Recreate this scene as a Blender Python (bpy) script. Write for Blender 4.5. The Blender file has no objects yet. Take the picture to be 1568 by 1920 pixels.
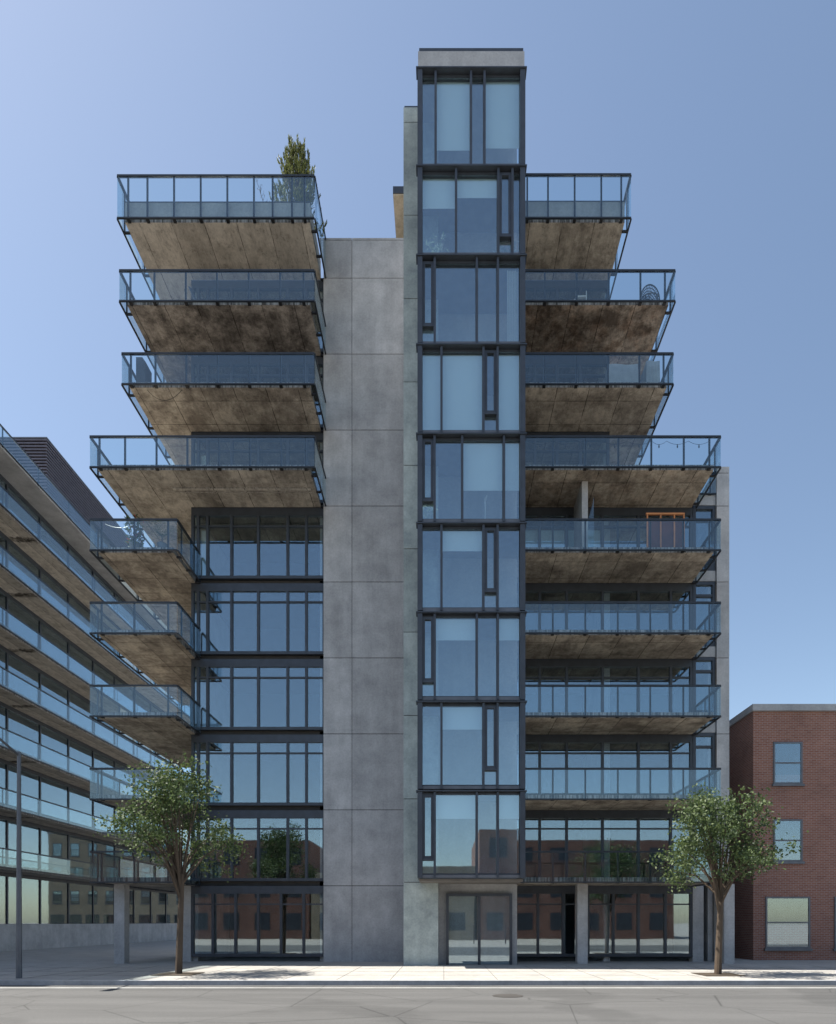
import bpy, math, random
from mathutils import Vector
random.seed(7)
S = bpy.context.scene
COL = S.collection
# ---------------------------------------------------------------- camera
EYE = 1.6
cd = bpy.data.cameras.new('camera'); cam = bpy.data.objects.new('camera', cd); COL.objects.link(cam)
cam.location = (0, 0, EYE); cam.rotation_euler = (math.radians(90), 0, 0)
cd.sensor_fit = 'HORIZONTAL'; cd.sensor_width = 36; cd.lens = 36*1188/1568
cd.shift_x = -48/1568; cd.shift_y = 770/1568
cd.clip_end = 5000; S.camera = cam
# ---------------------------------------------------------------- sky and sun
SUN_EL, SUN_AZ = math.radians(62), math.radians(-87)     # azimuth from +Y, negative = to the left
w = bpy.data.worlds.new('World'); S.world = w; w.use_nodes = True
nt = w.node_tree; bg = nt.nodes['Background']
sk = nt.nodes.new('ShaderNodeTexSky'); sk.sky_type = 'NISHITA'; sk.sun_disc = False
sk.sun_elevation = SUN_EL; sk.sun_rotation = SUN_AZ
sk.air_density = .95; sk.dust_density = .75; sk.ozone_density = .8
tn = nt.nodes.new('ShaderNodeMix'); tn.data_type = 'RGBA'; tn.blend_type = 'MULTIPLY'; tn.inputs[0].default_value = 1
tn.inputs[7].default_value = (1.0, .96, .885, 1); nt.links.new(sk.outputs[0], tn.inputs[6])
nt.links.new(tn.outputs[2], bg.inputs[0]); bg.inputs[1].default_value = 0.114
sl = bpy.data.lights.new('sun', 'SUN'); sl.energy = 5.0; sl.angle = math.radians(.5); sl.color = (1, .95, .87)
so = bpy.data.objects.new('sun', sl); COL.objects.link(so)
sd = Vector((math.sin(SUN_AZ)*math.cos(SUN_EL), math.cos(SUN_AZ)*math.cos(SUN_EL), math.sin(SUN_EL)))
so.rotation_euler = sd.to_track_quat('Z', 'Y').to_euler(); so.location = (0, 0, 60)
S.view_settings.view_transform = 'Standard'; S.view_settings.look = 'None'; S.view_settings.exposure = 0.92
S.view_settings.gamma = 1
S.cycles.max_bounces = 10; S.cycles.transparent_max_bounces = 24; S.cycles.caustics_reflective = False

# ---------------------------------------------------------------- helpers
class MB:
    def __init__(s): s.v = []; s.f = []
    def quad(s, a, b, c, d):
        n = len(s.v); s.v += [a, b, c, d]; s.f.append((n, n+1, n+2, n+3)); return s
    def box(s, x0, x1, y0, y1, z0, z1):
        n = len(s.v)
        s.v += [(x0,y0,z0),(x1,y0,z0),(x1,y1,z0),(x0,y1,z0),(x0,y0,z1),(x1,y0,z1),(x1,y1,z1),(x0,y1,z1)]
        for f in ((0,3,2,1),(4,5,6,7),(0,1,5,4),(1,2,6,5),(2,3,7,6),(3,0,4,7)): s.f.append(tuple(n+i for i in f))
        return s
    def tube(s, a, b, r, r2=None, n=8):
        a, b = Vector(a), Vector(b); d = (b-a).normalized(); r2 = r if r2 is None else r2
        u = d.orthogonal().normalized(); w_ = d.cross(u); k = len(s.v)
        for p, q in ((a, r), (b, r2)):
            for i in range(n):
                t = 2*math.pi*i/n; s.v.append(tuple(p+(u*math.cos(t)+w_*math.sin(t))*q))
        for i in range(n): s.f.append((k+i, k+(i+1) % n, k+n+(i+1) % n, k+n+i))
        s.f.append(tuple(k+i for i in reversed(range(n)))); s.f.append(tuple(k+n+i for i in range(n)))
        return s
    def prism(s, pts, y0, y1):       # polygon in XZ pushed from y0 to y1
        k = len(s.v); n = len(pts)
        s.v += [(x, y0, z) for x, z in pts]+[(x, y1, z) for x, z in pts]
        s.f.append(tuple(range(k, k+n))); s.f.append(tuple(reversed(range(k+n, k+2*n))))
        for i in range(n): s.f.append((k+i, k+n+i, k+n+(i+1) % n, k+(i+1) % n))
        return s
    def build(s, name, mat, parent=None, smooth=False):
        m = bpy.data.meshes.new(name); m.from_pydata(s.v, [], s.f); m.materials.append(mat); m.update()
        if smooth:
            for p in m.polygons: p.use_smooth = True
        o = bpy.data.objects.new(name, m); COL.objects.link(o)
        if parent: o.parent = parent
        return o
def tag(o, label=None, cat=None, group=None, kind=None):
    for k, v in (('label', label), ('category', cat), ('group', group), ('kind', kind)):
        if v: o[k] = v
    return o
def empty(name, loc, label, cat, group=None):
    o = bpy.data.objects.new(name, None); COL.objects.link(o); o.location = loc; tag(o, label, cat, group)
    return o
ORG = {}
def part(mb, name, mat, parent, smooth=False):
    """parent sits at its own location: keep the part's world coordinates"""
    o = mb.build(name, mat, parent, smooth)
    p = parent; t = Vector((0, 0, 0))
    while p is not None: t += p.location; p = p.parent
    o.location = -t
    return o

# ---------------------------------------------------------------- materials
def mat(name):
    m = bpy.data.materials.new(name); m.use_nodes = True; return m, m.node_tree, m.node_tree.nodes['Principled BSDF']
def plain(name, col, rough=.5, metal=0, spec=.5, var=.17):
    m, t, b = mat(name); b.inputs['Base Color'].default_value = (*col, 1); b.inputs['Roughness'].default_value = rough
    b.inputs['Metallic'].default_value = metal; b.inputs['Specular IOR Level'].default_value = spec
    n = t.nodes.new('ShaderNodeTexNoise'); n.inputs['Scale'].default_value = 3; n.inputs['Detail'].default_value = 6
    tc = t.nodes.new('ShaderNodeTexCoord'); t.links.new(tc.outputs['Object'], n.inputs['Vector'])
    r = t.nodes.new('ShaderNodeMapRange'); r.inputs[3].default_value = 1-var; r.inputs[4].default_value = 1+var*.9
    r.inputs[1].default_value = .3; r.inputs[2].default_value = .7
    t.links.new(n.outputs[0], r.inputs[0])
    x = t.nodes.new('ShaderNodeMix'); x.data_type = 'RGBA'; x.blend_type = 'MULTIPLY'; x.inputs[0].default_value = 1
    x.inputs[6].default_value = (*col, 1); t.links.new(r.outputs[0], x.inputs[7]); t.links.new(x.outputs[2], b.inputs['Base Color'])
    return m
def noise(t, vec, scale, detail=6, rough=.6, dist=0):
    n = t.nodes.new('ShaderNodeTexNoise'); n.inputs['Scale'].default_value = scale; n.inputs['Detail'].default_value = detail
    n.inputs['Roughness'].default_value = rough; n.inputs['Distortion'].default_value = dist
    t.links.new(vec, n.inputs['Vector']); return n.outputs[0]
def mapping(t, scale, loc=(0, 0, 0)):
    tc = t.nodes.new('ShaderNodeTexCoord'); mp = t.nodes.new('ShaderNodeMapping')
    mp.inputs['Scale'].default_value = scale; mp.inputs['Location'].default_value = loc
    g = t.nodes.new('ShaderNodeNewGeometry'); t.links.new(g.outputs['Position'], mp.inputs[0]); return mp.outputs[0]
def ramp(t, fac, stops):
    r = t.nodes.new('ShaderNodeValToRGB'); e = r.color_ramp.elements
    while len(e) < len(stops): e.new(.5)
    for el, (p, c) in zip(e, stops): el.position = p; el.color = (*c, 1) if isinstance(c, tuple) else (c, c, c, 1)
    t.links.new(fac, r.inputs[0]); return r.outputs[0]
def mul(t, a, b, f=1.0, mode='MULTIPLY'):
    x = t.nodes.new('ShaderNodeMix'); x.data_type = 'RGBA'; x.blend_type = mode; x.inputs[0].default_value = f
    t.links.new(a, x.inputs[6]); t.links.new(b, x.inputs[7]); return x.outputs[2]
def concrete(name, ca, cb, isl=.12, seed=0, streak=.14):
    m, t, b = mat(name)
    v = mapping(t, (1, 1, 1), (seed, seed*1.7, 0)); vs = mapping(t, (2.2, 2.2, .25), (seed, 0, 0))
    base = ramp(t, noise(t, v, 1.0, 10, .66, .12), [(.34, ca), (.64, cb)])
    g = t.nodes.new('ShaderNodeNewGeometry')
    isr = ramp(t, g.outputs['Random Per Island'], [(0, 1-isl), (1, 1+isl*.4)])
    c = mul(t, base, isr)
    c = mul(t, c, ramp(t, noise(t, vs, 1.2, 5, .6), [(.35, 1-streak), (.6, 1.0)]), .8)
    c = mul(t, c, ramp(t, noise(t, v, 14, 8, .7), [(.3, .8), (.6, 1.0)]))
    t.links.new(c, b.inputs['Base Color']); b.inputs['Roughness'].default_value = .78
    bp = t.nodes.new('ShaderNodeBump'); bp.inputs['Strength'].default_value = .25; bp.inputs['Distance'].default_value = .02
    t.links.new(noise(t, v, 22, 8, .7), bp.inputs['Height']); t.links.new(bp.outputs[0], b.inputs['Normal'])
    return m
def soffit_concrete(name, light, dark, seed, amount, rust=0, row=None):
    """sheet-shuttered balcony concrete, water stained: amount 0..1 of dark stain"""
    m, t, b = mat(name)
    v = mapping(t, (1, 1, 1), (seed*3.1, seed*1.3, 0)); vs = mapping(t, (2.6, .7, 1), (seed, seed*2, 0)); vd = mapping(t, (1, .8, 1), (seed*5, 1, 0))
    mid = .60-.16*(1-amount)
    c = ramp(t, noise(t, v, .95, 12, .76, .15), [(mid-.12, dark), (mid-.03, tuple((a*.6+b_*.4) for a, b_ in zip(dark, light))), (mid+.07, light)])
    c = mul(t, c, ramp(t, noise(t, vs, 1.3, 10, .78, .05), [(.36, .6), (.5, .92), (.62, 1.0)]), .85)
    c = mul(t, c, ramp(t, noise(t, vd, 4.5, 14, .86, .1), [(.38, .42), (.45, .82), (.58, 1.0)]), .95)
    c = mul(t, c, ramp(t, noise(t, mapping(t, (9, 1.1, 1), (seed, 3, 0)), 2.0, 12, .8), [(.36, .6), (.47, 1.0)]), .6)
    if rust: c = mul(t, c, ramp(t, noise(t, vd, 1.7, 10, .75, .1), [(.45, (1, 1, 1)), (.62, (.85, .55, .38))]), rust)
    sc = (1/1.22, 1/(row or 20), 0)
    mp2 = mapping(t, sc, (seed*.37, .2 if not row else -.55-23.8/row, 0))
    fl = t.nodes.new('ShaderNodeVectorMath'); fl.operation = 'FLOOR'; t.links.new(mp2, fl.inputs[0])
    wn = t.nodes.new('ShaderNodeTexWhiteNoise'); wn.noise_dimensions = '2D'; t.links.new(fl.outputs[0], wn.inputs[0])
    c = mul(t, c, ramp(t, wn.outputs[0], [(0, .66), (.5, .9), (1, 1.0)]), .9)
    # joints between sheets: ragged dark leakage lines
    wob = t.nodes.new('ShaderNodeMix'); wob.data_type = 'RGBA'; wob.blend_type = 'ADD'; wob.inputs[0].default_value = .03
    nz = t.nodes.new('ShaderNodeTexNoise'); nz.inputs['Scale'].default_value = 6; t.links.new(v, nz.inputs['Vector'])
    t.links.new(mp2, wob.inputs[6]); t.links.new(nz.outputs['Color'], wob.inputs[7])
    br = t.nodes.new('ShaderNodeTexBrick'); br.offset = 0; br.inputs['Scale'].default_value = 1; br.inputs['Mortar Size'].default_value = .015
    br.inputs['Mortar Smooth'].default_value = .6; br.inputs['Brick Width'].default_value = 1; br.inputs['Row Height'].default_value = 1
    br.inputs['Color1'].default_value = (1,1,1,1); br.inputs['Color2'].default_value = (1,1,1,1); br.inputs['Mortar'].default_value = (.13,.12,.11,1)
    t.links.new(wob.outputs[2], br.inputs['Vector'])
    jf = ramp(t, noise(t, v, 2.2, 6, .7), [(.36, .25), (.56, 1.0)])
    x = t.nodes.new('ShaderNodeMix'); x.data_type = 'RGBA'; x.blend_type = 'MULTIPLY'
    t.links.new(jf, x.inputs[0]); t.links.new(c, x.inputs[6]); t.links.new(br.outputs[0], x.inputs[7]); c = x.outputs[2]
    # slab edge: rain-streaked grey
    ve = mapping(t, (9, 9, .6), (seed, 0, 0)); edge = ramp(t, noise(t, ve, 1.5, 8, .75), [(.42, (.07, .065, .06)), (.6, (.40, .39, .38))])
    g = t.nodes.new('ShaderNodeNewGeometry'); sp = t.nodes.new('ShaderNodeSeparateXYZ'); t.links.new(g.outputs['True Normal'], sp.inputs[0])
    ab = t.nodes.new('ShaderNodeMath'); ab.operation = 'ABSOLUTE'; t.links.new(sp.outputs[2], ab.inputs[0])
    x = t.nodes.new('ShaderNodeMix'); x.data_type = 'RGBA'; t.links.new(ab.outputs[0], x.inputs[0]); t.links.new(edge, x.inputs[6]); t.links.new(c, x.inputs[7])
    t.links.new(x.outputs[2], b.inputs['Base Color']); b.inputs['Roughness'].default_value = .85; b.inputs['Specular IOR Level'].default_value = .25
    bp = t.nodes.new('ShaderNodeBump'); bp.inputs['Strength'].default_value = .4; bp.inputs['Distance'].default_value = .02
    t.links.new(noise(t, v, 18, 8, .75), bp.inputs['Height']); t.links.new(bp.outputs[0], b.inputs['Normal'])
    return m
def glass(name, tint, refl, rtint=(1, 1, 1), wave=.0):
    m, t, b = mat(name); t.nodes.remove(b); out = t.nodes['Material Output']
    tr = t.nodes.new('ShaderNodeBsdfTransparent'); tr.inputs[0].default_value = (*tint, 1)
    gl = t.nodes.new('ShaderNodeBsdfGlossy'); gl.inputs['Color'].default_value = (*rtint, 1); gl.inputs['Roughness'].default_value = .02
    fr = t.nodes.new('ShaderNodeLayerWeight'); fr.inputs[0].default_value = .5      # Schlick, the same on both faces of the pane
    pw = t.nodes.new('ShaderNodeMath'); pw.operation = 'POWER'; pw.inputs[1].default_value = 4; t.links.new(fr.outputs['Facing'], pw.inputs[0])
    ad = t.nodes.new('ShaderNodeMath'); ad.operation = 'MULTIPLY_ADD'; ad.inputs[1].default_value = .8; ad.inputs[2].default_value = refl; ad.use_clamp = True
    t.links.new(pw.outputs[0], ad.inputs[0])
    mx = t.nodes.new('ShaderNodeMixShader'); t.links.new(ad.outputs[0], mx.inputs[0]); t.links.new(tr.outputs[0], mx.inputs[1]); t.links.new(gl.outputs[0], mx.inputs[2])
    if wave:
        v = mapping(t, (1, 1, 1)); bp = t.nodes.new('ShaderNodeBump'); bp.inputs['Strength'].default_value = wave; bp.inputs['Distance'].default_value = .01
        t.links.new(noise(t, v, 1.1, 2, .5), bp.inputs['Height']); t.links.new(bp.outputs[0], gl.inputs['Normal'])
    t.links.new(mx.outputs[0], out.inputs[0]); return m

CONC = concrete('panel concrete', (.36, .365, .375), (.52, .525, .535), .12, 0, .16)
CONC_STRIP = concrete('greenish panel concrete', (.28, .33, .34), (.50, .57, .56), .2, 5)
CONC_CAP = concrete('cap concrete', (.32, .33, .345), (.42, .43, .445), .05, 9)
SOF_CLEAN = soffit_concrete('soffit concrete tan', (.78, .715, .62), (.52, .47, .40), 1, .05)
SOF_MID = soffit_concrete('soffit concrete brown', (.72, .645, .54), (.32, .275, .23), 4, .5, 0, 1.15)
SOF_MIDB = soffit_concrete('soffit concrete brown patched', (.74, .67, .57), (.36, .32, .27), 9, .4)
SOF_DARK = soffit_concrete('soffit concrete dark stained', (.60, .535, .47), (.15, .13, .115), 7, .6)
SOF_RUST = soffit_concrete('soffit concrete rusty stained', (.60, .52, .44), (.13, .105, .085), 11, .65, .45)
SOF_BROWN = soffit_concrete('soffit concrete warm brown', (.70, .62, .51), (.28, .235, .19), 14, .45, .2, 1.3)
TAN_BOUNCE = concrete('concrete with painted sun bounce', (.50, .40, .27), (.66, .56, .42), .0, 4, .3)  # concrete lightened to tan: sun bounce off the roof painted into the colour
METAL = plain('dark grey metal', (.045, .054, .070), .45, .2)
METAL_L = plain('mid grey metal', (.12, .13, .15), .45, .3)
RAIL = plain('charcoal rail metal', (.03, .036, .045), .4, .3)
BRACKET = plain('black bracket', (.012, .012, .014), .6)
ROOM = plain('room plaster', (.16, .15, .14), .9)
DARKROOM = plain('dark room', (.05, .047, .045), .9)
BLIND = plain('roller blind', (.76, .86, .86), .95, var=.02)
CURTAIN = plain('curtain', (.6, .62, .6), .9, var=.04)
G_RAIL = glass('balcony glass', (.885, .94, .955), .08, (.85, .95, 1))
G_WIN = glass('window glass', (.86, .93, .96), .20, (.80, .93, 1), .05)
LOUVRE = plain('dark purple grey louvre', (.11, .10, .12), .45, .2)

# ---------------------------------------------------------------- ground
tag(MB().quad((-900,-900,-.12),(900,-900,-.12),(900,2000,-.12),(-900,2000,-.12)).build('ground', concrete('ground paving', (.30,.28,.25), (.40,.37,.33), .0, 3)), kind='structure')
asph, t_, b_ = mat('asphalt'); v_ = mapping(t_, (1, 1, 1))
c_ = ramp(t_, noise(t_, v_, 60, 4, .8), [(.3, (.05, .05, .05)), (.7, (.17, .168, .162))])
c_ = mul(t_, c_, ramp(t_, noise(t_, v_, .25, 5, .5), [(.42, .8), (.46, 1.0)])); c_ = mul(t_, c_, ramp(t_, noise(t_, mapping(t_, (.1, 1, 1)), 1.2, 8, .7), [(.35, .72), (.6, 1.0)]))
vo_ = t_.nodes.new('ShaderNodeTexVoronoi'); vo_.feature = 'DISTANCE_TO_EDGE'; vo_.inputs['Scale'].default_value = .35; t_.links.new(v_, vo_.inputs['Vector'])
c_ = mul(t_, c_, ramp(t_, vo_.outputs['Distance'], [(.0, .45), (.006, 1.0)])); t_.links.new(c_, b_.inputs['Base Color']); b_.inputs['Roughness'].default_value = .9
tag(MB().quad((-300,4,-.115),(300,4,-.115),(300,17.5,-.115),(-300,17.5,-.115)).build('road', asph), kind='structure')
tag(MB().box(-300,300,17.5,60,-.119,0).build('pavement', concrete('pavement concrete', (.38,.36,.33), (.48,.46,.42), .0, 6)), kind='structure')

# ---------------------------------------------------------------- the apartment building
B = empty('apartment_building', (-1, 26, 0), 'concrete apartment tower with glass bay column and stained cantilevered balconies', 'building')
F = 3.1
YT, YB, YS, YW, YG = 22.0, 23.8, 23.55, 25.85, 25.97     # bay front, balcony edge, narrow wall, wide wall, window wall
def pX(px, Y): return (px-832)*Y/1188
def pZ(py, Y): return EYE+(1730-py)*Y/1188

def panels(xs, zs, y0, y1, g=.013, back=True):
    mb = MB()
    for i in range(len(xs)-1):
        for j in range(len(zs)-1):
            mb.box(xs[i]+(g*.7 if i else 0), xs[i+1]-(g*.7 if i < len(xs)-2 else 0), y0, y1, zs[j]+(g if j else 0), zs[j+1]-(g if j < len(zs)-2 else 0))
    return mb
def sealant(x0, x1, y, z1): part(MB().box(x0+.02, x1-.02, y+.03, y+.2, 0, z1-.03), 'joint_sealant', BRACKET, B)
sealant(-4.9, -1.4, 25.85, 27.8); sealant(-1.49, -.2, 23.55, 30.8); sealant(11.15, 11.66, 25.85, 19.9)
wz = [0]+[F*k for k in range(1, 10)]+[pZ(450, YW), pZ(446, YW)]
part(panels([-4.9, -3.74, -1.4], wz, YW, YW+.5), 'concrete_wall', CONC, B)
sz = [0]+[F*k for k in range(1, 10)]+[pZ(229, YS), pZ(201, YS)]
part(panels([-1.49, -.2], sz, YS, YS+.5), 'narrow_concrete_wall', CONC_STRIP, B)
part(MB().box(-1.46, -.2, YS+.05, YS+.45, pZ(201, YS)+.002, pZ(195, YS)), 'roof_flashing', METAL, B)
# tower core behind
part(MB().box(-1.4, 2.80, YS+.6, 33, 0, 31.7), 'tower_core', CONC_CAP, B)
part(MB().box(-2.06, 2.6, 25.9, 34.5, pZ(366, 25.9), pZ(366, 25.9)+.06), 'roof_overhang', TAN_BOUNCE, B)
part(MB().box(-2.07, 2.6, 25.88, 34.6, pZ(366, 25.9)+.063, pZ(350, 25.9)), 'overhang_flashing', METAL, B)

# glass bay
XL, XR = pX(783, YT), pX(985.5, YT)
part(MB().box(pX(784, YT), pX(984, YT), YT+.05, YS+.6, pZ(125, YT), pZ(92, YT)), 'concrete_cap', CONC_CAP, B)
part(MB().box(pX(786, YT), pX(982, YT), YT+.07, YS+.5, pZ(92, YT)+.003, pZ(84.5, YT)), 'cap_flashing', METAL, B)
REC = .17
def bay(k, zb, zt, mull, panes, casement=None):
    """zb, zt: bottom and top of the storey module; mull: mullion centres px; panes: (px0, px1, blind_bottom fraction or None)"""
    fr = MB(); y = YT
    fr.box(XL, XL+.17, y, y+.3, zb+.05, zt-.05); fr.box(XR-.18, XR, y, y+.3, zb+.05, zt-.05)
    for m in mull:
        x = pX(m, y); fr.box(x-.04, x+.04, y+.02, y+.26, zb+.052, zt-.052)
    fr.box(XL-.05, XR+.05, y-.035, y+.3, zt-.042, zt)                  # ledge
    fr.box(XL+.171, XR-.181, y+REC-.01, y+.28, zt-.13, zt-.052)         # head
    fr.box(XL+.171, XR-.181, y+.10, y+.28, zb+.055, zb+.17)
    fr.box(XL+.171, XR-.181, y+REC-.02, y+.27, zb+.171, zb+.22)
    # returns along the sides
    for xs in (XL, XR-.06):
        fr.box(xs, xs+.06, y+.302, y+.38, zb+.05, zt-.05); fr.box(xs, xs+.06, YS-.08, YS, zb+.05, zt-.05)
        fr.box(xs, xs+.06, y+.38, YS-.08, zb+.05, zb+.2); fr.box(xs, xs+.06, y+.38, YS-.08, zt-.2, zt-.05)
    w_ = part(fr, 'window_bay', METAL, B)
    part(MB().box(XL+.175, XR-.185, y+.085, y+.0995, zb+.06, zb+.165), 'sill_panel', METAL_L, w_)
    for xs in (XL+.02, XR-.04): part(MB().box(xs, xs+.02, y+.381, YS-.081, zb+.201, zt-.201), 'side_pane', G_WIN, w_)
    z0, z1 = zb+.221, zt-.131
    for (a, b_, bl) in panes:
        xa, xb = pX(a-1.5, y), pX(b_+1.5, y)
        part(MB().box(xa, xb, y+REC+.02, y+REC+.034, z0, z1), 'pane', G_WIN, w_)
        if bl == 'curtain':
            mb = MB(); n = 14; x0_ = xa+(xb-xa)*.45
            for i in range(n):
                u = x0_+(xb-x0_)*i/n; mb.box(u, u+(xb-x0_)/n*.8, y+.34+.03*(i % 2), y+.36+.03*(i % 2), zb+.05, zt-.2)
            part(mb, 'curtain', CURTAIN, w_)
        elif bl: part(MB().box(xa-.02, xb+.02, y+.30, y+.304, pZ(bl, y+.3), zt-.1), 'blind', BLIND, w_)
    if casement:
        a, b_, zt_ = casement                     # px edges of the slot, px y of transom
        xa, xb = pX(a, y), pX(b_, y); zm = pZ(zt_, y)
        c = MB(); c.box(xa, xa+.09, y+.1, y+.22, zm+.04, z1); c.box(xb-.09, xb, y+.1, y+.22, zm+.04, z1)
        c.box(xa+.09, xb-.09, y+.1, y+.22, z1-.09, z1); c.box(xa+.09, xb-.09, y+.1, y+.22, zm+.04, zm+.12)
        c.box(xa, xb, y+.05, y+.24, zm-.04, zm+.038)
        cs = part(c, 'casement', METAL, w_)
        part(MB().box(xa+.088, xb-.088, y+.165, y+.18, zm+.118, z1-.088), 'casement_pane', G_WIN, w_)
        part(MB().box(xa, xb, y+REC+.02, y+REC+.034, z0, zm-.041), 'pane', G_WIN, w_)
    # room
    r = MB(); r.box(XL+.05, XR-.05, y+.305, YS+.55, zb-.04, zb+.04); part(r, 'floor_slab', ROOM, w_)
mods = {
 9: ([817, 883.5, 909], [(793,814,None),(820,880,282),(886,906,None),(912,975,278)], None),
 8: ([855.5, 935, 961.5], [(793,853,391),(858,932,371),(964,974,None)], (937,959.5,438)),
 7: ([815.3, 894.5, 934], [(818,891,None),(897,931,None),(937,973,'curtain')], (792,813,606.5)),
 6: ([828, 907, 933.5], [(792,825,806),(831,904,806),(936,973,806)], (909.5,931.5,771.6)),
 5: ([815, 867, 945.5], [(818,864,None),(870,943,920),(948,973,920)], (792,812.5,935.6))}
for k in range(1, 10):
    zb, zt = F*k, F*(k+1) if k < 9 else pZ(126, YT)
    if k in mods: m_, p_, c_ = mods[k]
    else:
        q = 7 if k % 2 else 6
        m_, p_, c_ = mods[q]
        c_ = (c_[0], c_[1], c_[2]+F*(q-k)*54)
        bl = {4: None, 3: 1100, 2: None, 1: 1250}.get(k)
        p_ = [(a, b_, (1730-(zt-1.0-EYE)*54) if (i+k) % 2 else None) for i, (a, b_, c) in enumerate(p_)]
    bay(k, zb, zt, m_, p_, c_)

# window walls behind the balconies
def window_wall(x0, x1, z0, z1, cols, y=YG, blind=0):
    f = MB(); e = .05
    f.box(x0, x1, y-.02, y+.15, z1-.32, z1); f.box(x0, x1, y-.02, y+.15, z0+.2, z0+.32)
    xs = [x0+(x1-x0)*c for c in cols]
    for x in [x0+e]+xs[1:-1]+[x1-e]: f.box(x-e, x+e, y-.03, y+.12, z0+.321, z1-.321)
    f.box(x0+e*2, x1-e*2, y-.005, y+.11, z1-.78, z1-.72)
    w_ = part(f, 'window_wall', METAL, B)
    for i in range(len(xs)-1):
        part(MB().box(xs[i]+e, xs[i+1]-e, y+.04, y+.055, z0+.322, z1-.322), 'pane', G_WIN, w_)
        if blind and i in blind:
            mb = MB(); zz = z1-.85
            part(MB().box(xs[i]+.06, xs[i+1]-.06, y+.2, y+.205, z0+.3, z1-.8), 'blind', BLIND, w_)
XLB = pX(359, YG)
for k in range(1, 9):
    z0, z1 = F*k, F*(k+1)
    window_wall(XLB, -4.86, z0, z1, [0, .05, .12, .3, .5, .72, .86, 1], blind=(1,) if k in (5, 6) else 0)
    window_wall(2.84, 6.8 if k > 5 else 10.2, z0, z1, [0, .23, .46, .7, 1] if k > 5 else [0, .15, .3, .5, .7, .88, 1], blind=(0, 1, 2) if k == 5 else 0)
for k in range(1, 10):
    for (x0, x1) in ((XLB+.02, -4.9), (2.86, 6.78 if k > 5 else 11.1)):
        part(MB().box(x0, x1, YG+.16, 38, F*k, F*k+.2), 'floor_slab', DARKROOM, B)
    if k > 1:
        pass
for (x0, x1, z) in ((XLB, -4.9, 27.9), (2.84, 6.8, 27.9), (6.81, 11.1, 17.9)):
    part(MB().box(x0, x0+.2 if x0 < 0 else x0+.05, YG+.16, 38, 0, z), 'side_wall', CONC, B)
    part(MB().box(x1-.2, x1, YG+.16, 38, 0, z), 'side_wall', CONC, B)
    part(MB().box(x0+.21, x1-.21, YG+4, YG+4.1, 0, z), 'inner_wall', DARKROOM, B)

# balconies
def railing(p, axis, c, a0, a1, posts, zb, zt, out, bw=.055, bl=.145):
    """one straight run: axis 'x' runs along X at y=c, 'y' runs along Y at x=c; out = sign of the outward side"""
    def bx(mb, u0, u1, v0, v1, z0, z1):
        v0, v1 = sorted((c+v0*out, c+v1*out))
        return mb.box(u0, u1, v0, v1, z0, z1) if axis == 'x' else mb.box(v0, v1, u0, u1, z0, z1)
    part(bx(MB(), a0, a1, -.05, .03, zt-.065, zt), 'handrail', RAIL, p)
    part(bx(MB(), a0, a1, -.02, .035, zb-.02, zb+.03), 'bottom_rail', RAIL, p)
    for u in posts:
        part(bx(MB(), u-.033, u+.033, -.045, -.01, zb+.04, zt-.076), 'railing_post', RAIL, p)
        part(bx(MB(), u-bw, u+bw, -bl, -.021, zb-.03, zb+.03), 'bracket', BRACKET, p)
    us = sorted([a0]+[u for u in posts if a0+.12 < u < a1-.12]+[a1])
    for i in range(len(us)-1):
        part(bx(MB(), us[i]+.006, us[i+1]-.006, 0, .012, zb+.031, zt-.078), 'glass_panel', G_RAIL, p)
OFF = .14
def balcony(x0, x1, z, m, posts, left=None, right=None, wrap=None, rail_h=1.18, parapet=0, back=YG-.04, xo0=None, xo1=None):
    s = MB(); s.box(x0, x1, YB, back, z, z+.2)
    if wrap:
        for (a, b_, yb) in wrap: s.box(a, b_, back, yb, z, z+.2)
    p = part(s, 'balcony', m, B)
    a0 = (x0-.22) if left else x0; a1 = (x1+.2) if right else x1
    yf = YB-OFF
    railing(p, 'x', yf, a0, a1, [pX(q, yf) for q in posts], z, z+rail_h, -1)
    if left: railing(p, 'y', a0, yf+.02, left, [yf+.5+1.6*i for i in range(int((left-yf-.4)/1.6)+1)], z, z+rail_h, -1, .035, .23)
    if right: railing(p, 'y', a1, yf+.02, right, [yf+.45+(1.6 if right > 30 else .9)*i for i in range(int((right-yf-.4)/(1.6 if right > 30 else .9))+1)], z, z+rail_h, 1, .035, .21)
    if parapet:
        u = MB(); u.box(x0, x1, YB+.003, YB+.18, z+.201, z+parapet)
        u.box(x0, x0+.18, YB+.181, left or back, z+.201, z+parapet); u.box(x1-.18, x1, YB+.181, right or back, z+.201, z+parapet)
        part(u, 'parapet', CONC_CAP, p)
        part(MB().box(x0-.01, x1+.01, YB-.01, YB+.2, z+parapet+.001, z+parapet+.035), 'parapet_flashing', METAL, p)
    return p
WB = 31.5
Lw = lambda x0: [(x0, XLB, WB)]
L1 = balcony(-11.97, -5.02, 9*F, SOF_CLEAN, [240,276,326,376,426,476,511,547.5,571], WB, 25.9, Lw(-11.97), 1.62, .75)
L2 = balcony(-11.89, -5.02, 8*F, SOF_DARK, [244,289,348,406.5,466,525,569], WB, 25.9, Lw(-11.89))
L3 = balcony(-11.80, -5.02, 7*F, SOF_MID, [245,291,349,408,467,526,570.5], WB, 25.9, Lw(-11.8))
L4 = balcony(-12.99, -5.02, 6*F, SOF_MIDB, [186,234,293,351,410,468.6,527,573], WB, 25.9, Lw(-12.99))
Rw = lambda x1: [(6.8, x1, WB)]
R1 = balcony(2.84, 6.80, 9*F, SOF_MIDB, [989,1028,1078,1128,1165.5], None, WB, None, 1.66, .78)
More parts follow.
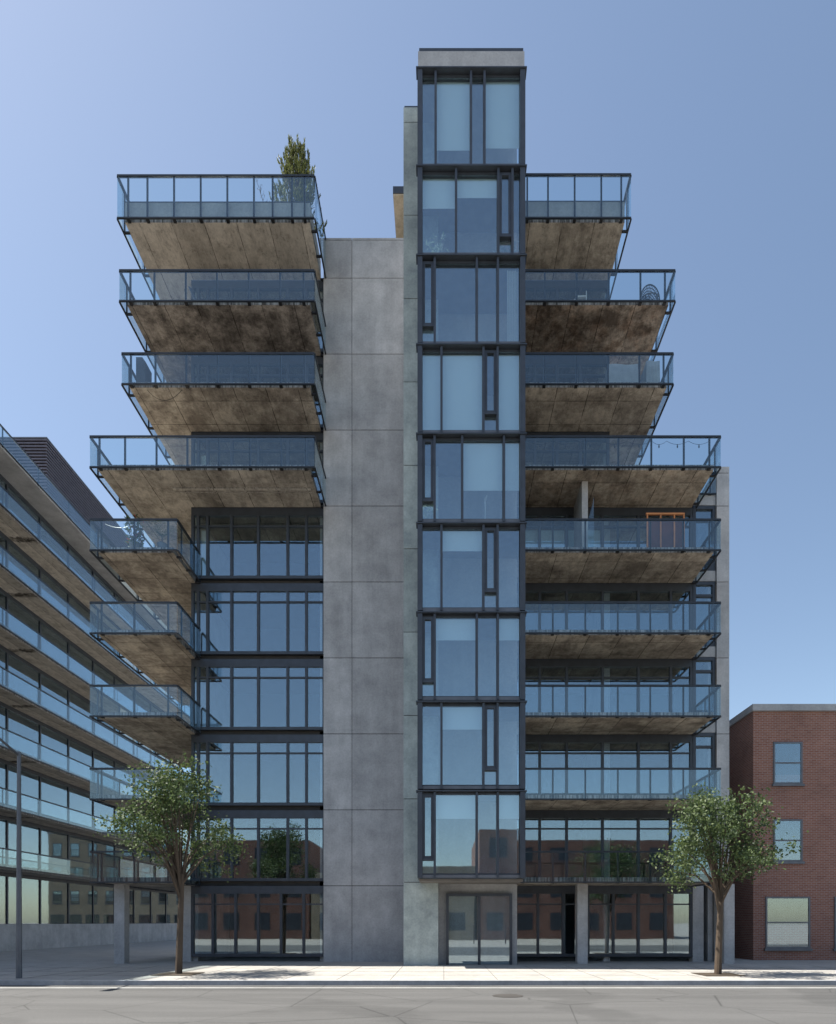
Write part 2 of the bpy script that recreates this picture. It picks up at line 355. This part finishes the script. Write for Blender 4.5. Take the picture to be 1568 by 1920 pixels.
R2 = balcony(2.84, 8.45, 8*F, SOF_RUST, [1022,1082,1142,1201.6,1247.5], None, WB, Rw(8.45))
R3 = balcony(2.84, 8.38, 7*F, SOF_MID, [1021,1081,1140.6,1199.6,1245], None, WB, Rw(8.38))
R4 = balcony(2.84, 10.15, 6*F, SOF_BROWN, [1037,1098,1160,1222,1283,1331], None, WB, Rw(10.15))
for k in range(1, 6):
    balcony(-12.99, -10.15, k*F, SOF_MID, [190,251.5,315], WB, YG-.1, [(-12.99, XLB, WB)])
    balcony(2.84, 10.15, k*F, SOF_MID, [1037,1098,1159,1220,1282,1331], None, WB if k > 5 else 25.9, None)

# right wing
part(panels([11.15, 11.66], [0]+[F*k for k in range(1, 7)]+[pZ(887, YW)-.0, pZ(875, YW)], YW, YW+12), 'concrete_pier', CONC, B)
p = part(MB().box(9.0, 11.14, YW+.1, YW+8, 6*F+.1, 6*F+.5), 'terrace_edge', CONC, B)
part(MB().box(9.0, 11.14, YW+8.01, YW+8.3, 5*F, 6*F+1.0), 'terrace_wall', CONC, B)
railing(p, 'x', YW+.05, 9.0, 11.13, [10.9], 6*F+.52, 6*F+1.42, -1)

# ---------------------------------------------------------------- left building
LB = empty('side_street_building', (-30, 45, 0), 'grey apartment block with glass balconies and louvred rooftop screen, far left edge', 'building')
XE, XI = -23.0, -24.4
for j in range(0, 8):
    z = 26.3-3.13*j
    sb = part(MB().box(-24.45 if j else -30, XE, 18, 62, z, z+.26), 'balcony', SOF_CLEAN if j else CONC, LB)
    railing(sb, 'y', XE+.05, 18, 62, [18.5+2.9*i for i in range(15)], z+.1, z+1.1, 1)
    f = MB()
    if j < 8:
        for i in range(15): f.box(XI-.1, XI, 18+2.9*i, 18.12+2.9*i, z-2.86, z-.02)
        f.box(XI-.1, XI+.01, 18, 62, z-.22, z-.001)
        ww = part(f, 'window_wall', METAL, LB)
        for i in range(15): part(MB().box(XI-.06, XI-.045, 18.12+2.9*i, 20.9+2.9*i, z-2.86, z-.221), 'pane', G_WIN, ww)
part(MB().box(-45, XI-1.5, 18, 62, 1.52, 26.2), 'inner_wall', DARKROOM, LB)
part(MB().box(-45, XI+.02, 17.9, 62.1, 0, 1.515), 'base_wall', CONC, LB)
part(MB().box(-45, XI-.2, 17.7, 17.98, 0, 26.1), 'end_wall', CONC, LB)
lv = MB(); xr, yf, zt = -25.0, 39.9, 32.1
for i in range(34):
    z = zt-.2*i-.12; lv.box(-31, xr, yf, yf+.12, z, z+.09); lv.box(xr-.12, xr, yf+.121, 66, z, z+.09)
lo = part(lv, 'louvre_screen', LOUVRE, LB)
part(MB().box(-31.02, xr+.02, yf-.02, 66.02, zt+.002, zt+.08), 'screen_cap', METAL_L, LB)
part(MB().box(-31, xr-.14, yf+.14, 66, 26, zt-.15), 'screen_backing', BRACKET, LB)

# wing beside the pier: strip of window under the terrace
for k in range(1, 6):
    f = MB(); z0, z1 = F*k+(.505 if k > 1 else 0), F*(k+1)+.08
    f.box(10.22, 11.13, YW+.1, YW+.3, z1-.14, z1); f.box(10.22, 11.13, YW+.1, YW+.3, z0, z0+.5)
    f.box(10.22, 10.34, YW+.1, YW+.3, z0+.501, z1-.141); f.box(11.02, 11.13, YW+.1, YW+.3, z0+.501, z1-.141)
    f.box(10.341, 11.019, YW+.12, YW+.28, z1-.62, z1-.52)
    ww = part(f, 'window_wall', METAL, B); part(MB().box(10.341, 11.019, YW+.18, YW+.195, z0+.501, z1-.142), 'pane', G_WIN, ww)
    if k < 5: part(MB().box(10.22, 11.13, YW+.08, YW+.4, z1+.002, z1+.42), 'spandrel', CONC, B)
# partition between the two flats on the storey below the wide right balcony
part(MB().box(5.33, 5.56, 24.4, YG-.05, 5*F+.201, 6*F-.002), 'balcony_partition', CONC, B)
part(MB().prism([(5.50, 5*F+.25), (5.74, 5*F+.25), (5.74, 5*F+2.35), (5.66, 5*F+1.95), (5.50, 5*F+1.4)], 24.2, 24.23), 'glass_divider', G_RAIL, B)
# fixings under the slabs
part(MB().box(-10.6, -5.2, 24.75, 24.87, 6*F-.035, 6*F-.001).box(-10.6, -5.2, 25.0, 25.03, 6*F-.02, 6*F-.001), 'ceiling_track', SOF_CLEAN, L4)
c = MB(); pts = []
for i in range(13):
    u = i/12; pts.append((-11.2+1.35*u, 23.9, 7*F+.02-.42*(1-(2*u-1)**2)))
for a, b_ in zip(pts, pts[1:]): c.tube(a, b_, .008, n=5)
part(c, 'loose_cable', BRACKET, L3)

# ---------------------------------------------------------------- things on the balconies
def leafmat(name, a, b_):
    m, t, b = mat(name); g = t.nodes.new('ShaderNodeNewGeometry')
    c = ramp(t, g.outputs['Random Per Island'], [(0, a), (1, b_)]); t.links.new(c, b.inputs['Base Color']); b.inputs['Roughness'].default_value = .6
    tl = t.nodes.new('ShaderNodeBsdfTranslucent'); t.links.new(c, tl.inputs[0]); mx = t.nodes.new('ShaderNodeMixShader'); mx.inputs[0].default_value = .35
    t.links.new(b.outputs[0], mx.inputs[1]); t.links.new(tl.outputs[0], mx.inputs[2]); t.links.new(mx.outputs[0], t.nodes['Material Output'].inputs[0]); return m
NEEDLE = leafmat('pine needles', (.03, .045, .015), (.24, .26, .07))
LEAF = leafmat('shrub leaves', (.04, .07, .03), (.13, .18, .06))
PETAL = leafmat('red petals', (.35, .03, .04), (.5, .08, .09))
BARK = plain('bark', (.09, .065, .045), .9)
def blade(mb, p, d, L, wd):
    d = d.normalized(); s_ = d.cross(Vector((random.uniform(-1, 1), random.uniform(-1, 1), random.uniform(-1, 1)))).normalized()*wd
    mb.quad(tuple(p), tuple(p+d*L*.5+s_), tuple(p+d*L), tuple(p+d*L*.5-s_))
def tuft(mb, p, d, L, n=26):
    d = d.normalized()
    for i in range(n):
        u = random.random(); q = p+d*L*u*.85
        r = Vector((random.gauss(0, 1), random.gauss(0, 1), random.gauss(0, 1))).normalized()
        blade(mb, q, d*1.0+r*.62*(1-.35*u), L*random.uniform(.22, .38), .0125)
t = empty('pine_tree', (-5.78, 24.95, 28.1), 'bushy green pine in a planter on the top left roof terrace', 'tree')
part(MB().box(-6.25, -5.3, 24.5, 25.4, 28.101, 28.7), 'planter', METAL, t)
tr = MB(); fo = MB(); base = Vector((-5.78, 24.95, 28.65))
tr.tube(base, base+Vector((.05, 0, 3.2)), .06, .012)
for i in range(230):
    hz = random.uniform(.1, 3.2); prof = 1.08*(1-(hz/3.6)**3)*(.82+.18*math.sin(hz*5))
    a = random.uniform(0, 2*math.pi); r = prof*math.sqrt(random.uniform(.02, 1))*random.uniform(.75, 1.0)
    root = base+Vector((.03, 0, max(0, hz-.35-r*.5))); tip = base+Vector((r*math.cos(a), r*math.sin(a), hz))
    if i % 2 == 0: tr.tube(root, tip, .016, .006, 5)
    d = Vector((math.cos(a)*.3*r, math.sin(a)*.3*r, 1))
    for j in range(3):
        o = Vector((random.uniform(-.11, .11), random.uniform(-.11, .11), random.uniform(-.22, .1)))
        tuft(fo, tip+o, d+Vector((random.uniform(-.25, .25), random.uniform(-.25, .25), 0)), random.uniform(.28, .44), 38)
part(tr, 'trunk', BARK, t); part(fo, 'crown', NEEDLE, t)
t = empty('dead_shrub', (-6.8, 24.3, 28.1), 'bare twiggy shrub left of the pine on the roof terrace', 'shrub')
tw = MB(); lf = MB(); b0 = Vector((-6.62, 24.3, 28.3))
for (dx, L) in ((-.55, 1.75), (-.42, 1.3), (-.75, .95), (-.15, .9), (.2, .75), (.35, .6), (-1.1, .75)):
    tip = b0+Vector((dx, random.uniform(-.1, .1), L)); tw.tube(b0, tip, .014, .004, 5)
    for j in range(9):
        u = random.uniform(.45, 1); q = b0.lerp(tip, u); q2 = q+Vector((random.uniform(-.1, .1), random.uniform(-.08, .08), random.uniform(.05, .16)))
        tw.tube(q, q2, .006, .003, 4); tuft(lf, q2, Vector((dx*.4, 0, 1)), .1, 5)
part(tw, 'branch', BARK, t); part(lf, 'foliage', leafmat('dry foliage', (.05, .045, .04), (.12, .11, .08)), t)
part(MB().box(-6.9, -6.4, 24.1, 24.55, 28.101, 28.35), 'planter', METAL, t)
# woven chair
z0 = 8*F+.2
t = empty('woven_chair', (7.95, 24.5, z0), 'round backed woven lattice chair at outer end of second right balcony', 'chair')
W = plain('woven cord', (.05, .05, .055), .7); c = MB(); cx, cy, cz = 7.93, 24.35, z0+.52
def dome(a, r): return (cx+.37*r*math.cos(a), cy+.34*(1-r*r), cz+.62*max(0, r*math.sin(a)) if False else cz+.60*r*math.sin(a))
for q in range(1, 11):
    r = q/10; n = 16
    for i in range(n):
        a0 = math.pi*i/n; a1 = math.pi*(i+1)/n; c.tube(dome(a0, r), dome(a1, r), .024 if q == 10 else .012, n=5)
for i in range(0, 19):
    a = math.pi*i/18
    for q in range(7): c.tube(dome(a, q/7), dome(a, (q+1)/7), .012, n=4)
part(c, 'backrest', W, t)
c = MB()
for i in range(24):
    a = 2*math.pi*i/24; c.tube((cx+.37*math.cos(a), cy+.05+.34*math.sin(a), cz), (cx+.37*math.cos(a+.262), cy+.05+.34*math.sin(a+.262), cz), .02, n=5)
for i in range(-6, 7):
    u = .055*i; h = .34*math.sqrt(1-(u/.37)**2); c.tube((cx+u, cy+.05-h, cz), (cx+u, cy+.05+h, cz), .009, n=4)
part(c, 'seat', W, t)
for sx in (-1, 1):
    for sy in (-1, 1): part(MB().tube((cx+.2*sx, cy+.05+.2*sy, cz), (cx+.3*sx, cy+.05+.3*sy, z0), .014), 'leg', RAIL, t)
# small metal stool
t = empty('metal_stool', (5.2, 24.2, z0), 'small pale metal stool behind glass on second right balcony', 'stool')
WM = plain('white metal', (.7, .72, .72), .4)
for x in (5.04, 5.43):
    part(MB().tube((x, 24.1, z0), (x, 24.1, z0+.62), .018), 'leg', WM, t); part(MB().tube((x, 24.4, z0), (x, 24.4, z0+.62), .018), 'leg', WM, t)
part(MB().box(5.03, 5.44, 24.08, 24.42, z0+.40, z0+.44), 'seat', WM, t); part(MB().box(5.03, 5.44, 24.08, 24.10, z0+.2, z0+.23), 'rung', WM, t)
# covered outdoor seats
COVER = plain('grey weather cover', (.30, .33, .36), .8)
z0 = 7*F+.2
def covered(x0, x1, y0, y1, h, lab, dx=0):
    import bmesh
    bm = bmesh.new(); N = 14
    t = empty('covered_seat', ((x0+x1)/2, (y0+y1)/2, z0), lab, 'seat cover', 'covered outdoor seats on the third right balcony')
    m = MB(); P = []
    for j in range(9):
        v = j/8; ring = []
        for i in range(4*N):
            s_, u = divmod(i, N); u /= N; wob = .012*math.sin(i*1.7+j*.4)*(1-v*.6)
            q = ((x0+(x1-x0)*u, y0), (x1, y0+(y1-y0)*u), (x1-(x1-x0)*u, y1), (x0, y1-(y1-y0)*u))[s_]
            cxx, cyy = (x0+x1)/2, (y0+y1)/2; k = 1+.06*(1-v)+wob
            ring.append((cxx+(q[0]-cxx)*k+dx*v, cyy+(q[1]-cyy)*k, z0+.07+h*v+(.02*math.sin(i*.5) if j == 8 else 0)))
        P.append(ring)
    for r in P: m.v += r
    n = 4*N
    for j in range(8):
        for i in range(n): m.f.append((j*n+i, j*n+(i+1) % n, (j+1)*n+(i+1) % n, (j+1)*n+i))
    m.f.append(tuple(8*n+i for i in range(n))); part(m, 'cover', COVER, t)
    f = MB()
    for a in (x0+.05, x1-.1):
        part(MB().box(a, a+.05, y0+.05, y0+.1, z0, z0+.12), 'leg', BRACKET, t); part(MB().box(a, a+.05, y1-.1, y1-.05, z0, z0+.12), 'leg', BRACKET, t)
covered(6.32, 7.45, 24.3, 25.1, 1.05, 'wide pale covered seat behind glass, left of its pair on third right balcony')
covered(7.72, 8.22, 24.1, 24.8, 1.0, 'narrow covered seat at the outer corner of the third right balcony')
# cabinet, third left balcony
z0 = 7*F+.2; t = empty('storage_cabinet', (-11.5, 24.2, z0), 'tall dark cabinet with one slanted corner on third left balcony', 'cabinet')
DK = plain('dark cabinet paint', (.035, .038, .048), .6)
part(MB().prism([(-11.68, z0), (-11.29, z0), (-11.29, z0+.95), (-11.44, z0+1.17), (-11.68, z0+1.17)], 24.05, 24.5), 'body', DK, t)
part(MB().box(-11.66, -11.33, 24.035, 24.048, z0+.05, z0+.9), 'door', DK, t)
# recliner on second left balcony
z0 = 8*F+.2; t = empty('reclining_chair', (-9.4, 24.5, z0), 'dark reclining chair leaning back on second left balcony', 'chair')
part(MB().prism([(-9.45, z0+.32), (-9.38, z0+.30), (-9.72, z0+1.0), (-9.80, z0+1.0)], 24.3, 24.9), 'backrest', DK, t)
part(MB().box(-9.44, -8.75, 24.3, 24.9, z0+.28, z0+.34), 'seat', DK, t)
for x in (-9.4, -8.82):
    for y in (24.34, 24.84): part(MB().tube((x, y, z0), (x, y, z0+.29), .018), 'leg', RAIL, t)
# string of bulbs on the fourth right balcony's handrail
t = empty('string_lights', (6.5, 23.9, 6*F+1.1), 'string of small dark bulbs hung along the fourth right balcony handrail', 'string lights')
wr = MB(); zh = 6*F+1.13; xs = [pX(q, 23.85) for q in (989, 1037, 1083, 1130, 1176, 1222, 1250, 1291, 1331)]
for a, b_ in zip(xs, xs[1:]):
    for i in range(6):
        u, v = i/6, (i+1)/6; f = lambda q: (a+(b_-a)*q, 23.85, zh-.13*(1-(2*q-1)**2)); wr.tube(f(u), f(v), .006, n=4)
part(wr, 'wire', BRACKET, t)
for a, b_ in zip(xs, xs[1:]):
    x = (a+b_)/2; bb = MB().tube((x, 23.85, zh-.13), (x, 23.85, zh-.20), .018, .02); bb.tube((x, 23.85, zh-.201), (x, 23.85, zh-.26), .03, .014)
    part(bb, 'bulb', BRACKET, t)
# wooden rack on the fifth right balcony
z0 = 5*F+.2; t = empty('wooden_rack', (8.4, 24.6, z0), 'orange wooden rack with slatted panels on the fifth right balcony', 'rack')
WO = plain('orange wood', (.50, .20, .07), .6); RW = plain('dark red cloth', (.10, .035, .03), .8)
part(MB().box(7.85, 9.35, 24.55, 24.62, z0+1.72, z0+1.79), 'top_rail', WO, t)
for x in (7.88, 8.40, 8.93, 9.3): part(MB().box(x, x+.05, 24.56, 24.61, z0, z0+1.718), 'post', WO, t)
part(MB().box(7.95, 9.3, 24.66, 24.68, z0+.2, z0+1.6), 'panel', RW, t)
# plants and rope on the fifth left balcony
t = empty('flowering_shrub', (-11.8, 24.25, z0), 'leafy shrub with red flowers behind glass on fifth left balcony', 'shrub')
fo = MB(); fl = MB(); st = MB()
for i in range(90):
    a = random.uniform(0, 6.28); r = .34*math.sqrt(random.random()); h = random.uniform(.3, 1.62)*(1-r*.5); p = Vector((-11.8+r*math.cos(a), 24.25+r*math.sin(a), z0+h))
    if i % 4 == 0: st.tube((-11.8, 24.25, z0+.3), p, .01, .004, 4)
    for j in range(7): blade(fo, p, Vector((random.gauss(0, 1), random.gauss(0, 1), random.gauss(.4, 1))), random.uniform(.08, .16), .025)
    if i % 5 == 0:
        for j in range(5): blade(fl, p, Vector((random.gauss(0, 1), random.gauss(0, 1), random.gauss(.4, 1))), .08, .025)
part(fo, 'foliage', LEAF, t); part(fl, 'flowers', PETAL, t); part(st, 'branch', BARK, t)
part(MB().tube((-11.8, 24.25, z0), (-11.8, 24.25, z0+.38), .17, .23, 16), 'pot', METAL_L, t)
t = empty('potted_palm', (-10.75, 24.2, z0), 'small palm with arching fronds on fifth left balcony', 'plant')
fo = MB()
for i in range(16):
    a = i*2.4; p = Vector((-10.75, 24.2, z0+.55)); d = Vector((math.cos(a)*.55, math.sin(a)*.55, 1.1))
    for k in range(9):
        q = p+d*.085; blade(fo, p, q-p, .12, .006)
        for sg in (-1, 1): blade(fo, q, d*.5+Vector((-d.y, d.x, 0))*sg, .14, .01)
        p = q; d += Vector((math.cos(a)*.05, math.sin(a)*.05, -.17))
part(fo, 'fronds', LEAF, t); part(MB().tube((-10.75, 24.2, z0), (-10.75, 24.2, z0+.35), .14, .19, 16), 'pot', METAL_L, t)
part(MB().tube((-10.75, 24.2, z0+.3), (-10.75, 24.2, z0+.58), .04, .03), 'stem', BARK, t)
g = MB(); q = None
for i in range(21):
    u = i/20; v = (-12.7+1.1*u, 23.78, z0+.86-.14*(1-(2*u-1)**2))
    if q: g.tube(q, v, .012, n=5)
    q = v
tag(g.build('hanging_rope', WM), 'white rope drooping along the glass on the fifth left balcony', 'rope')

# ---------------------------------------------------------------- street level
window_wall(XLB, -4.86, 0, F, [0, .16, .33, .5, .67, .84, 1])
window_wall(2.84, 10.2, 0, F, [0, .14, .28, .42, .56, .7, .85, 1])
for x in (XLB-.45, 10.2): part(MB().box(x, x+.44, YG-.05, YG+.4, 0, F-.002), 'column', CONC, B)
for x in (-12.8, 10.9, 5.2): part(MB().box(x, x+.4, 24.6, 25.0, 0, F-.002), 'column', CONC, B)
en = MB(); en.box(.1, .2, YS+.42, YS+.56, 0, 2.7); en.box(2.5, 2.6, YS+.42, YS+.56, 0, 2.7); en.box(.201, 2.499, YS+.42, YS+.56, 2.6, 2.7); en.box(1.3, 1.4, YS+.42, YS+.56, 0, 2.599)
en = part(en, 'entrance', METAL, B)
for x in (.201, 1.401):
    part(MB().box(x, x+1.098, YS+.48, YS+.5, .02, 2.598), 'door', G_WIN, en); part(MB().tube((x+.95, YS+.40, .8), (x+.95, YS+.40, 1.5), .015), 'door_handle', METAL_L, en)
jt = MB()
for i in range(-26, 26): jt.box(i*1.5, i*1.5+.014, 17.72, 23.4, .0005, .004)
for y in (19.2, 20.7, 22.2): jt.box(-39, 39, y, y+.014, .0045, .008)
tag(jt.build('pavement_joints', plain('joint', (.12,.115,.11), .9)), kind='structure')
tag(MB().box(-300, 300, 17.3, 17.498, -.119, .012).build('kerb', CONC_CAP), kind='structure')
BR = {}
def brickmat(name, c1, c2):
    m, t, b = mat(name); v = mapping(t, (1, 1, 1)); sp = t.nodes.new('ShaderNodeSeparateXYZ'); t.links.new(v, sp.inputs[0])
    ad = t.nodes.new('ShaderNodeMath'); t.links.new(sp.outputs[0], ad.inputs[0]); t.links.new(sp.outputs[1], ad.inputs[1])
    cb = t.nodes.new('ShaderNodeCombineXYZ'); t.links.new(ad.outputs[0], cb.inputs[0]); t.links.new(sp.outputs[2], cb.inputs[1])
    br = t.nodes.new('ShaderNodeTexBrick'); br.inputs['Scale'].default_value = 1; br.inputs['Brick Width'].default_value = .22; br.inputs['Row Height'].default_value = .075
    br.inputs['Mortar Size'].default_value = .008; br.inputs['Color1'].default_value = (*c1, 1); br.inputs['Color2'].default_value = (*c2, 1); br.inputs['Mortar'].default_value = (.3, .28, .26, 1)
    t.links.new(cb.outputs[0], br.inputs['Vector']); c = mul(t, br.outputs[0], ramp(t, noise(t, v, .8, 6), [(.3, .75), (.7, 1)]))
    t.links.new(c, b.inputs['Base Color']); b.inputs['Roughness'].default_value = .9; return m
def block(x0, x1, y0, y1, nf, m, lab):
    t = empty('low_building', ((x0+x1)/2, (y0+y1)/2, 0), lab, 'building', 'low buildings along the street'); H = 3.3*nf+.7
    part(MB().box(x0, x1, y0, y1, -.1, H), 'wall', m, t)
    part(MB().box(x0-.08, x1+.08, y0-.12, y1+.05, H+.002, H+.28), 'cornice', CONC_CAP, t)
    n = int((x1-x0)/2.4)
    for k in range(nf):
        for i in range(n):
            xc = x0+(x1-x0)*(i+.5)/n; wd = .62 if k else .95; za = 3.3*k+(.9 if k else .5); zb = 3.3*k+2.7; f = MB()
            f.box(xc-wd, xc-wd+.07, y0-.04, y0+.02, za, zb); f.box(xc+wd-.07, xc+wd, y0-.04, y0+.02, za, zb)
            f.box(xc-wd+.071, xc+wd-.071, y0-.04, y0+.02, zb-.07, zb); f.box(xc-wd+.071, xc+wd-.071, y0-.04, y0+.02, za, za+.07)
            f.box(xc-wd+.071, xc+wd-.071, y0-.03, y0+.02, (za+zb)/2-.03, (za+zb)/2+.03); f.box(xc-wd-.06, xc+wd+.06, y0-.1, y0+.01, za-.1, za-.002)
            ww = part(f, 'window', METAL_L, t); part(MB().box(xc-wd+.072, xc+wd-.072, y0-.012, y0-.003, za+.072, zb-.072), 'pane', G_WIN, ww)
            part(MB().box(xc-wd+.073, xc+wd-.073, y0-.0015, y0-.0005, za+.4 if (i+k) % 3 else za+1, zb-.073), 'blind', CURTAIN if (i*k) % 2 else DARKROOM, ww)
RB = brickmat('red brick', (.24, .09, .06), (.30, .13, .09)); YBK = brickmat('buff brick', (.38, .30, .20), (.44, .36, .25))
PNT = plain('white road paint', (.6, .6, .57), .8)
tag(MB().box(-300, 300, 16.55, 16.65, -.1148, -.1105).build('road_line', PNT), kind='structure')
def far_block(x0, x1, nf, m, lab):
    t = empty('facing_building', ((x0+x1)/2, -20, 0), lab, 'building', 'buildings across the street'); H = 3.4*nf
    part(MB().box(x0, x1, -30, -14, -.1, H), 'wall', m, t); n = int((x1-x0)/3)
    for k in range(nf):
        for i in range(n):
            xc = x0+(x1-x0)*(i+.5)/n; part(MB().box(xc-.8, xc+.8, -14.02, -13.95, 3.4*k+.8, 3.4*k+2.6), 'window', METAL, t)
far_block(-40, -14, 3, RB, 'red brick row across the street, seen only in reflections, left')
far_block(-13.8, 3, 2, YBK, 'low buff brick row across the street, seen only in reflections')
far_block(3.3, 24, 3, RB, 'long red brick row across the street, seen only in reflections, right')
block(13.2, 22, 27, 42, 3, RB, 'three storey red brick building right of the concrete pier')
block(22.4, 33, 26, 44, 2, YBK, 'two storey buff brick building further right along the street')
block(-21, 6, 88, 100, 4, YBK, 'four storey buff brick building closing the side street')
def street_tree(x, y, h, lab, seed):
    random.seed(seed); t = empty('street_tree', (x, y, 0), lab, 'tree', 'street trees on the pavement')
    tr = MB(); lf = MB(); top = Vector((x+.1, y, h*.5)); tr.tube((x, y, 0), top, .11, .075, 10)
    for i in range(26):
        a = random.uniform(0, 6.28); u = random.uniform(.3, 1); r = h*.26*random.uniform(.5, 1)*math.sin(math.pi*(.25+.6*u)); p = Vector((x+r*math.cos(a), y+r*math.sin(a), h*(.42+.55*u)))
        s0 = Vector((x+.05, y, h*random.uniform(.33, .5))); mid = s0.lerp(p, .5)+Vector((0, 0, .25)); tr.tube(s0, mid, .045, .025, 6); tr.tube(mid, p, .025, .008, 5)
        for c in range(7):
            q = p+Vector((random.gauss(0, .34), random.gauss(0, .34), random.gauss(0, .28)))
            for j in range(46):
                blade(lf, q+Vector((random.gauss(0, .16), random.gauss(0, .16), random.gauss(0, .14))), Vector((random.gauss(0, 1), random.gauss(0, 1), random.gauss(-.2, 1))), random.uniform(.08, .14), .032)
    part(tr, 'trunk', BARK, t); part(lf, 'crown', LEAF, t)
street_tree(-8.2, 19.6, 6.2, 'taller leafy street tree on the pavement left of the entrance doors', 3)
street_tree(8.4, 19.4, 5.4, 'shorter leafy street tree on the pavement right of the entrance', 5)
t = empty('street_lamp', (-12.2, 18.2, 0), 'slim grey street lamp by the kerb left of the tower', 'street lamp')
part(MB().tube((-12.2, 18.2, 0), (-12.2, 18.2, 6.5), .08, .05, 12), 'pole', METAL_L, t)
part(MB().tube((-12.2, 18.2, 6.4), (-12.2, 16.6, 6.9), .035, .03, 8), 'arm', METAL_L, t)
part(MB().box(-12.32, -12.08, 16.0, 16.65, 6.85, 6.95), 'lamp_head', METAL, t)

# ---------------------------------------------------------------- seen dimly inside the glass bay
z0 = 5*F+.04
t = empty('floor_lamp', (pX(910, 22.6), 22.6, z0), 'thin white floor lamp standing inside the bay window below a half drawn blind', 'lamp')
x = pX(910, 22.6); part(MB().tube((x, 22.6, z0), (x, 22.6, z0+1.15), .025), 'pole', WM, t); part(MB().tube((x, 22.6, z0+1.15), (x+.06, 22.6, z0+1.3), .06, .02), 'lamp_shade', WM, t)
part(MB().tube((x, 22.6, z0), (x, 22.6, z0+.03), .12, .12, 14), 'base', WM, t)
def houseplant(px, k, h, lab, seed):
    random.seed(seed); z0 = F*k+.04; x = pX(px, 22.55); t = empty('house_plant', (x, 22.55, z0), lab, 'plant', 'house plants behind the bay windows')
    part(MB().tube((x, 22.55, z0), (x, 22.55, z0+.3), .12, .16, 14), 'pot', WM, t); fo = MB(); st = MB()
    for i in range(14):
        tip = Vector((x+random.uniform(-.3, .3), 22.5+random.uniform(-.12, .2), z0+random.uniform(.5, 1)*h)); st.tube((x, 22.55, z0+.25), tip, .008, .004, 4)
        for j in range(9): blade(fo, tip+Vector((random.gauss(0, .05), 0, random.gauss(0, .05))), Vector((random.gauss(0, 1), random.gauss(0, .5), random.gauss(.3, 1))), .13, .02)
    part(fo, 'foliage', LEAFP, t); part(st, 'stem', LEAFP, t)
LEAFP = leafmat('pale house plant leaves', (.25, .35, .25), (.6, .65, .55))
houseplant(806, 5, 1.1, 'pale house plant in the low corner pane, fifth bay storey from the top', 21)
houseplant(818, 8, 1.1, 'pale house plant behind the left pane of the second storey from the top', 22)
houseplant(948, 8, .8, 'small house plant behind the low square pane, second storey from the top', 23)
t = empty('dining_chair', (pX(925, 22.8), 22.8, 7*F+.04), 'pale chair back seen inside the third bay storey from the top', 'chair')
z0 = 7*F+.04; x = pX(925, 22.8)
part(MB().box(x-.2, x+.22, 23.1, 23.15, z0+.45, z0+.95), 'backrest', CURTAIN, t); part(MB().box(x-.2, x+.22, 22.7, 23.09, z0+.42, z0+.46), 'seat', CURTAIN, t)
for a in (-.18, .18):
    for y in (22.73, 23.06): part(MB().tube((x+a, y, z0), (x+a, y, z0+.419), .018), 'leg', RAIL, t)

for i, (x, y) in enumerate(((-8.2, 19.6), (8.4, 19.4))):
    p = MB().box(x-.6, x+.6, y-.6, y+.6, .0085, .02); tag(part(p, 'tree_pit_soil', plain('soil', (.06, .045, .03), .95), None) if False else p.build('tree_pit', plain('soil', (.06, .045, .03), .95)), kind='structure')
tag(MB().tube((1.5, 14.8, -.1145), (1.5, 14.8, -.108), .36, .36, 28).build('manhole_cover', plain('cast iron', (.06, .055, .05), .7)), 'round dark manhole cover in the road before the entrance doors', 'manhole cover')
